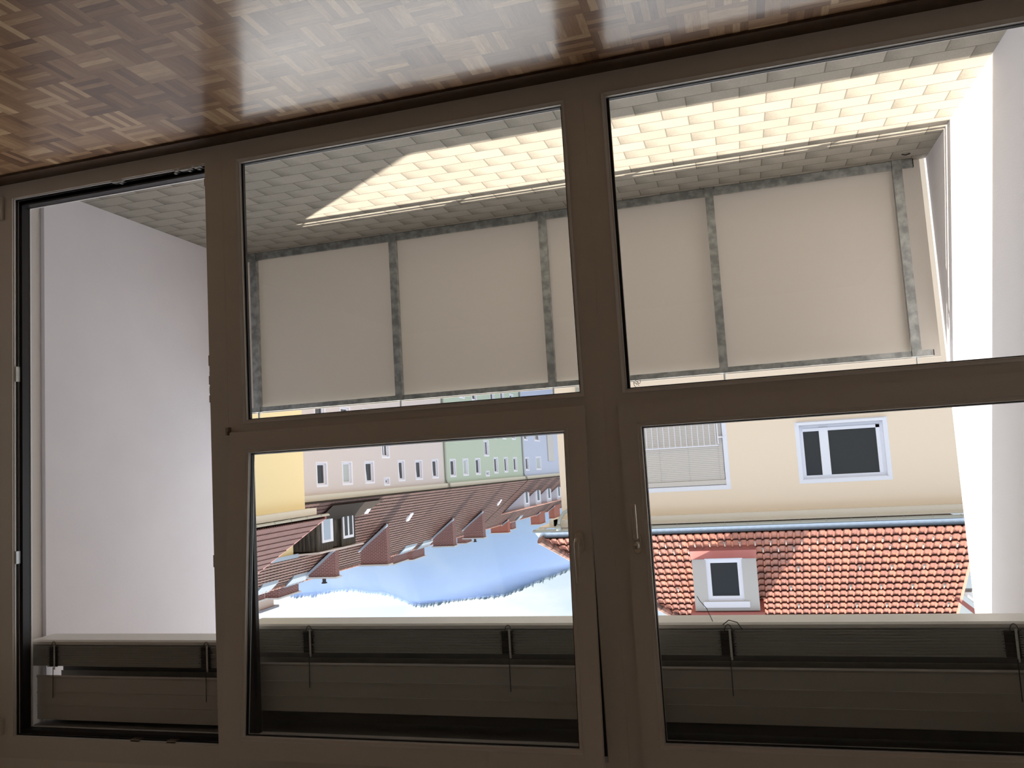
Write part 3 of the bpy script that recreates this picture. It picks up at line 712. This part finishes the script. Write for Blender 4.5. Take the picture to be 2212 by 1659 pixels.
# dormer: render cheeks, white window, red sheet apron and roof
DY = HY+.33
dm = MB(); dzb, dzt = 4.19, 5.69
wall_holes(dm, mapY(DY), -.123, 1.58, dzb-.35, dzt, [(.267,1.206,4.31,5.41)], .14)
dm.prism([(DY+.14,dzb-.4),(DY+2.1,dzt-.1),(DY+2.1,dzt),(DY+.14,dzt)],'x',-.123,.0)
dm.prism([(DY+.14,dzb-.4),(DY+2.1,dzt-.1),(DY+2.1,dzt),(DY+.14,dzt)],'x',1.46,1.58)
dorm = obj('dormer', dm, CONC, bh)
window(dorm, mapY(DY), .267,1.206,4.31,5.41, rec=.05, fw=.10, band=0, names=('dormer_window','dormer_pane'), sill=True)
obj('apron_flashing', MB().prism([(DY-.38,4.03),(DY-.015,4.30),(DY-.015,4.1),(DY-.34,3.90)],'x',-.14,1.60), REDP, dorm)
obj('dormer_roof', MB().box(-.24,1.70,DY-.12,DY+2.3,dzt+.02,dzt+.10), REDP, dorm)
obj('dormer_hood', MB().box(.13,1.345,DY-.03,DY-.002,5.44,5.60), WHITEP, dorm)
# cross roof with a red valley gutter beyond the verge
vl = MB().add([(-5.30,22.15,5.72),(-5.16,22.0,5.70),(-6.3,23.2,6.75),(-6.45,23.35,6.77),(-5.30,22.15,5.68),(-5.16,22.0,5.66),(-6.3,23.2,6.7),(-6.45,23.35,6.7)],[(0,1,2,3),(4,5,6,7),(0,1,5,4),(2,3,7,6),(0,3,7,4),(1,2,6,5)])
obj('valley_gutter', vl, REDP, bh)
obj('side_roof', MB().add([(-5.4,22.2,5.6),(-9.2,22.2,5.6),(-9.2,26,8.9),(-6.6,23.4,6.7)],[(0,1,2,3)]).add([(-5.4,22.25,5.5),(-9.2,22.25,5.5),(-9.2,26,8.8),(-6.6,23.45,6.6)],[(0,1,2,3)]), CONC, bh)

# ------------------------------------------------------------------ yellow house on the right
yh = thing('house', (15,12,-7), 'yellow rendered house on the right side of the street with a dark red ribbed roof', 'house')
obj('wall', MB().box(13,20,4,19.55,-7,2.5), YELLOW, yh)
obj('cornice', MB().box(12.72,13,4,19.75,2.38,2.58), CREAMC, yh)
gy = MB(); halfpipe(gy,(12.62,4,2.66),(0,20.25,0),.07,'y'); gyo = obj('gutter', gy, GUTTER, yh)
for i in range(7):
    y = 14.6+i*.86
    obj('gutter_bracket', MB().tube([(12.62+.076*math.cos(a),y,2.66+.076*math.sin(a)) for a in [math.pi+math.pi*k/6 for k in range(7)]],.008,5), GUTTER, gyo)
YA = math.radians(33.5); ys, yc = math.sin(YA), math.cos(YA)
def PY(u,s,h): return (12.60+s*yc-h*ys, u, 2.70+s*ys+h*yc)
tiles('roof_tiles', yh, REDT, PY, 4.0, 20.1, 18, .22, .34, .03, prof=[(0,0),(.12,1),(.38,1),(.5,0),(.62,1),(.88,1),(1,0)], lift=.022)
obj('roof_deck', MB().prism([(12.66,2.62),(17.7,5.96),(20.5,4.1),(20.5,2.5)],'y',4,20.06), REDT, yh)
obj('verge_board', MB().prism([(12.62,2.58),(17.7,5.95),(17.7,6.1),(12.62,2.74)],'y',20.06,20.16), REDP, yh)

# ------------------------------------------------------------------ the terrace row receding behind it (the street climbs gently)
K = .012
def warp(p): return (p[0], p[1], p[2]+K*(p[1]-30))
RXW = 19.0
mpx = mapX(RXW)
EZP = 2.66
SL = math.tan(math.radians(40)); RXR = 23.75; RZR = EZP+SL*(RXR-18.55)
def PR(u,s,h): return (18.55+s*TC-h*TS, u, EZP+s*TS+h*TC)
def rowhouse(y0,y1,wm,label,wins,lowers,stair,small,pane_list=None):
    t = thing('house', (20,(y0+y1)/2,-7), label, 'house', 'terrace houses in the row')
    holes = []
    sp = []
    for i,(a,b_,c,d_) in enumerate(wins):
        h_ = (a+.1,b_-.1,c+.1-K*((a+b_)/2-30),d_-.12-K*((a+b_)/2-30)); holes.append(h_); sp.append((h_,i))
        for lw in (2.77,5.54):
            h2 = (h_[0],h_[1],h_[2]-lw,h_[3]-lw); holes.append(h2); sp.append((h2,i+7))
    for (a,b_,c,d_) in stair+small:
        h_ = (a+.1,b_-.1,c+.1-K*((a+b_)/2-30),d_-.1-K*((a+b_)/2-30)); holes.append(h_); sp.append((h_,100))
    m = MB(warp); wall_holes(m, mpx, y0, y1, -9, EZP, holes, .3)
    m.box(RXW+.3,27.5,y0,y0+.2,-9,EZP); m.box(RXW+.3,27.5,y1-.2,y1,-9,EZP); m.box(27.5,27.8,y0,y1,-9,EZP)
    obj('wall', m, wm, t)
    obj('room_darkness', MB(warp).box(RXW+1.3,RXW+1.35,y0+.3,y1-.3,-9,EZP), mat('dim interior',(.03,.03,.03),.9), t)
    for h_, i in sp:
        window(t, mpx, *h_, warp=warp, rec=.12, fw=.075, band=.09, open_=(i%7 in (2,3,4,5) and i<100), split=[(h_[0]+h_[1])/2] if i==100 else None,
               pane=CURTAIN if i in (1,) else None)
    obj('cornice', MB(warp).box(RXW-.22,RXW,y0,y1,EZP-.34,EZP-.04), CREAMC, t)
    g_ = MB(warp); halfpipe(g_,(18.62,y0,EZP+.02),(0,y1,0),.09,'y'); g_.box(18.56,RXW,y0,y1,EZP-.04,EZP-.0); obj('gutter', g_, MOSS, t)
    tiles('roof_tiles', t, BROWNT, PR, y0, y1, 25, .3, .27, .016, warp=warp, prof=[(0,0),(.3,.1),(.55,1),(.85,1),(1,0)], lift=.036)
    obj('roof_deck', MB(warp).prism([(18.60,EZP-.02),(RXR,RZR-.03),(29,EZP-.02)],'y',y0+.01,y1-.01), REDT, t)
    rt = MB(warp); y = y0
    while y < y1-.3: rt.tube([(RXR,y,RZR+.0),(RXR,min(y+.38,y1),RZR+.015)],.10,7,r2=.12); y += .36
    obj('ridge_tiles', rt, HIPT, t)
    dp_ = MB(warp).tube([(18.66,y0+.15,EZP-.02),(18.66,y0+.15,EZP-.16),(18.74,y0+.15,EZP-.3),(18.9,y0+.15,EZP-.42),(18.92,y0+.15,EZP-.6),(18.92,y0+.15,-9)],.07,8); dp_.smooth=True
    obj('downpipe', dp_, GUTTER, t)
    return t
pink = rowhouse(24.0,47.46,PINK,'pink grey terrace house, nearest of the row, with a dark timber dormer',
  [(30.867,31.946,.795,2.02),(33.38,34.50,.817,2.05),(35.87,37.01,.836,2.09),(40.11,41.09,.854,2.136),(42.63,43.78,.893,2.162),(45.35,46.47,.876,2.179)],[],
  [(38.01,39.05,-.55,.759)],[(38.15,38.94,1.787,2.278)])
green = rowhouse(47.5,67.26,GREEN,'pale green terrace house between the pink and the blue ones','' or
  [(48.63,49.81,.924,2.21),(51.26,52.45,.929,2.21),(54.03,55.23,.934,2.24),(58.66,59.79,.922,2.28),(61.5,62.6,.957,2.29),(64.31,65.51,.992,2.30)],[],
  [(56.28,57.57,-.42,.873)],[(56.42,57.40,1.958,2.417)])
blue = rowhouse(67.3,104.0,BLUE,'pale blue terrace house at the far end of the row with four lavender dormers',
  [(68.32,69.66,1.041,2.339),(72.26,74.32,1.045,2.382)],[],[],[])
bt = MB(warp).box(RXW-.10,RXW-.001,77.2,79.8,-3.5,1.0); obj('stair_tower', bt, CONC, blue)

def chimney(house, x0,x1,y0,y1,zt, mtl=BRICK, cap=True, flash=True, pot=False):
    k = K*(y0-30)
    zb = EZP+SL*(x0-18.55)+k-.15
    zb2 = EZP+SL*(min(x1,RXR)-18.55)+k-.3
    c = obj('chimney', MB().prism([(x0,zb),(x1,zb2 if x1<=RXR else zb2),(x1,zt),(x0,zt)],'y',y0,y1), mtl, house)
    if cap: obj('chimney_cap', MB().box(x0-.1,x1+.1,y0-.1,y1+.1,zt,zt+.09), CONC, c)
    if flash:
        z0_ = EZP+SL*(x0-18.55)+k
        x1f = min(x1,RXR); z1_ = EZP+SL*(x1f-18.55)+k
        obj('flashing', MB().prism([(x0-.15,z0_+.06),(x1f+.05,z1_+.10),(x1f+.05,z1_+.22),(x0-.15,z0_+.17)],'y',y0-.22,y0-.005), PALEZ, c)
    if pot: obj('chimney_pot', MB().tube([((x0+x1)/2,(y0+y1)/2,zt+.09),((x0+x1)/2,(y0+y1)/2,zt+.32)],.10,10).tube([((x0+x1)/2,(y0+y1)/2,zt+.32),((x0+x1)/2,(y0+y1)/2,zt+.38)],.15,10), GASK, c)
    return c
chimney(pink, 21.63,23.25,37.15,37.60,6.95, pot=True)
chimney(pink, 20.61,22.32,41.58,42.05,6.92)
chimney(green, 21.33,22.97,54.84,55.5,7.38, BRICK)
chimney(green, 21.19,22.91,61.61,62.3,7.50, BRICK, pot=True)
chimney(blue, 23.19,25.0,75.67,76.4,8.44, ORANGEB)
chimney(blue, 23.4,24.5,89.7,92.4,8.9, ORANGEB)
chimney(blue, 22.9,23.6,95.2,98.4,8.7, ORANGEB)
def ridge_stack(house, y0,y1,zt):     # smaller stacks behind the ridge with a pale zinc saddle
    k = K*(y0-30)
    c = obj('chimney', MB().box(24.1,24.9,y0,y1,RZR+k-.6,zt-.06), BRICK, house)
    obj('chimney_cap', MB().box(24.0,25.0,y0-.12,y1+.12,zt-.06,zt+.02), CONC, c)
    obj('flashing', MB().prism([(23.25,RZR-.27+k),(23.75,RZR+.16+k),(24.09,RZR+.2+k),(24.09,RZR+k-.1),(23.0,RZR-.70+k)],'y',y0+.05,y1-.1), SADDLE, c)
ridge_stack(pink,32.6,34.2,7.62); ridge_stack(pink,35.45,37.5,7.80)
ridge_stack(green,50.1,52.4,8.05); ridge_stack(green,53.4,55.8,8.2)
ridge_stack(green,65.4,67.0,8.35); ridge_stack(blue,80.3,81.8,8.6)
# timber clad dormer with two windows
td = MB(warp)
KD = lambda y: K*(y-30)
td.prism([(19.45,3.20),(21.3,4.75),(21.3,4.97),(19.45,4.97)],'y',31.55,33.0)
td.prism([(19.62,3.40),(21.3,4.75),(21.3,4.93),(19.62,4.93)],'y',33.0,33.9)
td.prism([(19.45,3.20),(21.3,4.75),(21.3,4.97),(19.45,4.97)],'y',33.9,35.4)
tdo = obj('timber_dormer', td, PLANK, pink)
for a,b_ in ((31.95,33.0),(34.05,35.14)):
    fr_ = MB(warp); fbox(fr_,mapX(19.42),a,b_,-.02,.03,3.40,4.62); obj('dormer_window', fr_, WHITEP, tdo)
    pn_ = MB(warp)
    if a < 33: fbox(pn_,mapX(19.39),a+.14,b_-.28,-.002,.009,3.50,4.50)
    else: fbox(pn_,mapX(19.39),a+.12,a+.44,-.002,.009,3.50,4.48); fbox(pn_,mapX(19.39),a+.62,b_-.14,-.002,.009,3.50,4.48)
    obj('dormer_pane', pn_, PALEZ if a<33 else DARKPANE, tdo, label='white slatted shutter' if a<33 else None)
obj('dormer_roof', MB(warp).prism([(19.2,4.98),(22.1,5.15),(22.1,5.24),(19.2,5.06)],'y',31.3,35.8), mat('pale roof edge',(.55,.48,.45),.7), tdo)
obj('eaves_sheet', MB(warp).add([(18.6,31.6,2.88),(18.6,37.2,2.88),(19.5,36.2,3.62),(19.5,31.6,3.62)],[(0,1,2,3)]).add([(18.6,31.6,2.74),(18.6,37.2,2.74),(19.5,36.2,3.46),(19.5,31.6,3.46)],[(0,1,2,3)]), MOSS, tdo)
# small yellow dormer in front of it
yd = obj('yellow_dormer', MB(warp).prism([(20.35,4.05),(21.9,5.3),(21.9,5.3),(20.35,5.12)],'y',28.2,30.9), YELLOW, pink)
obj('dormer_window', MB(warp).box(20.31,20.345,29.3,30.1,4.30,4.72), WHITEP, yd)
obj('dormer_pane', MB(warp).box(20.29,20.312,29.4,30.0,4.36,4.66), DARKPANE, yd)
obj('dormer_roof', MB(warp).prism([(20.2,4.98),(22.1,5.25),(22.1,5.35),(20.2,5.16)],'y',27.9,31.1), PALEZ, yd)
# lavender dormers on the blue house
for i,(a,b_) in enumerate(((70.96,72.2),(75.4,76.75),(80.1,81.4),(84.9,86.2))):
    lo = 5.55-.5; 
    m = MB(warp).prism([(20.0,3.6),(22.4,5.65),(22.4,5.75),(20.0,5.28)],'y',a-.25,b_+.6)
    dd = obj('lavender_dormer', m, LAV, blue)
    obj('dormer_window', MB(warp).box(19.94,19.995,a,b_,3.72,4.98), WHITEP, dd)
    obj('dormer_pane', MB(warp).box(19.92,19.941,a+.28,b_-.28,3.86,4.86), DARKPANE, dd)
    obj('dormer_roof', MB(warp).prism([(19.8,5.24),(22.9,5.86),(22.9,5.94),(19.8,5.33)],'y',a-.55,b_+.9), mat('salmon roof edge',(.55,.3,.24),.7), dd)
# roof windows
for house,(x,y) in ((pink,(18.95,36.2)),(pink,(20.1,44.2)),(green,(20.3,64.2))):
    z = EZP+SL*(x-18.55)
    obj('roof_window', MB(warp).add([(x,y,z+.1),(x,y+.45,z+.1),(x+.35,y+.45,z+.55),(x+.35,y,z+.55),(x,y,z+.02),(x,y+.45,z+.02),(x+.35,y+.45,z+.29),(x+.35,y,z+.29)],[(0,1,2,3),(4,5,6,7),(0,1,5,4),(2,3,7,6),(0,3,7,4),(1,2,6,5)]), WHITEP, house)
# white house peeping over the ridge
wh = thing('house', (30,40,-7), 'off white flat topped house peeping over the brown roof ridge', 'house')
obj('wall', MB().box(29.6,33,42.0,43.6,-7,9.6), OFFW, wh)
obj('roof_edge', MB().box(29.4,33.2,41.8,43.9,9.6,9.75), mat('grey roof edge',(.25,.27,.3),.7), wh)

# ------------------------------------------------------------------ street, hillside
obj('street', MB().box(-60,60,1.8,140,-7.3,-7.0).box(-200,600,140,520,-9.3,-9), mat('asphalt',(.2,.2,.2),.9,noise=(.6,(.25,.245,.24),.3,.7)), kind='structure')
prof = [(-60,52),(40,66),(85,76),(130,85),(141,89),(162,96),(183,104),(203,105.5),(234,108.5),(253,111.5),(262,110),(273,105),(285,101),(297,100.5),(312,98),(330,98.5),(345,101),(365,103),(382,100),(395,97),(430,88),(560,70)]
def ridge(x):
    for (a,za),(b_,zb_) in zip(prof,prof[1:]):
        if a <= x <= b_: return za+(zb_-za)*(x-a)/(b_-a)
    return prof[-1][1]
hl = MB(); xs = []; x = -60.0
while x < 560: xs.append(x); x += .9
rows = [(0,1.0),(-.7,.987),(-6,.93),(-22,.7),(-42,.38),(-64,.0)]
for x in xs:
    for k_, (dy,fz) in enumerate(rows):
        z = -9+(ridge(x)+9)*fz
        if k_ == 0: z += random.random()*1.7+(1.4*random.random() if random.random()<.2 else 0)
        hl.v.append((x, 600+dy, z))
    hl.v.append((x, 604, -9))
R_ = len(rows)+1
for i in range(len(xs)-1):
    b0, b1 = i*R_, (i+1)*R_
    for k_ in range(R_-2): hl.f.append((b0+k_,b0+k_+1,b1+k_+1,b1+k_)); hl.m.append(0)
    hl.f.append((b0,b1,b1+R_-1,b0+R_-1)); hl.m.append(0)
hl.smooth = True
obj('hills', hl, mat('forested hillside',(.07,.11,.15),.95,noise=(.02,(.13,.17,.19),.5,.75)), kind='structure')
# mountain haze: a real scattering body lying against the slope
hz = MB(); xh = [p[0] for p in prof]
for x in xh:
    for yb, zk in ((440,.76),(598,1.0)):
        hz.v.append((x, yb, -8)); hz.v.append((x, yb, (ridge(x)+1)*zk-1))
for i in range(len(xh)-1):
    a, b_ = i*4, (i+1)*4
    hz.f += [(a,a+1,b_+1,b_),(a+2,a+3,b_+3,b_+2),(a+1,a+3,b_+3,b_+1),(a,a+2,b_+2,b_)]; hz.m += [0]*4
hz.f += [(0,1,3,2),(len(xh)*4-4,len(xh)*4-3,len(xh)*4-1,len(xh)*4-2)]; hz.m += [0,0]
hm_ = bpy.data.materials.new('blue air'); hm_.use_nodes = True
N = hm_.node_tree; N.nodes.remove(N.nodes['Principled BSDF'])
vs_ = N.nodes.new('ShaderNodeVolumeScatter'); vs_.inputs['Color'].default_value = (.088,.145,.43,1); vs_.inputs['Density'].default_value = .014
N.links.new(vs_.outputs[0], N.nodes['Material Output'].inputs['Volume'])
obj('haze', hz, hm_, kind='structure')
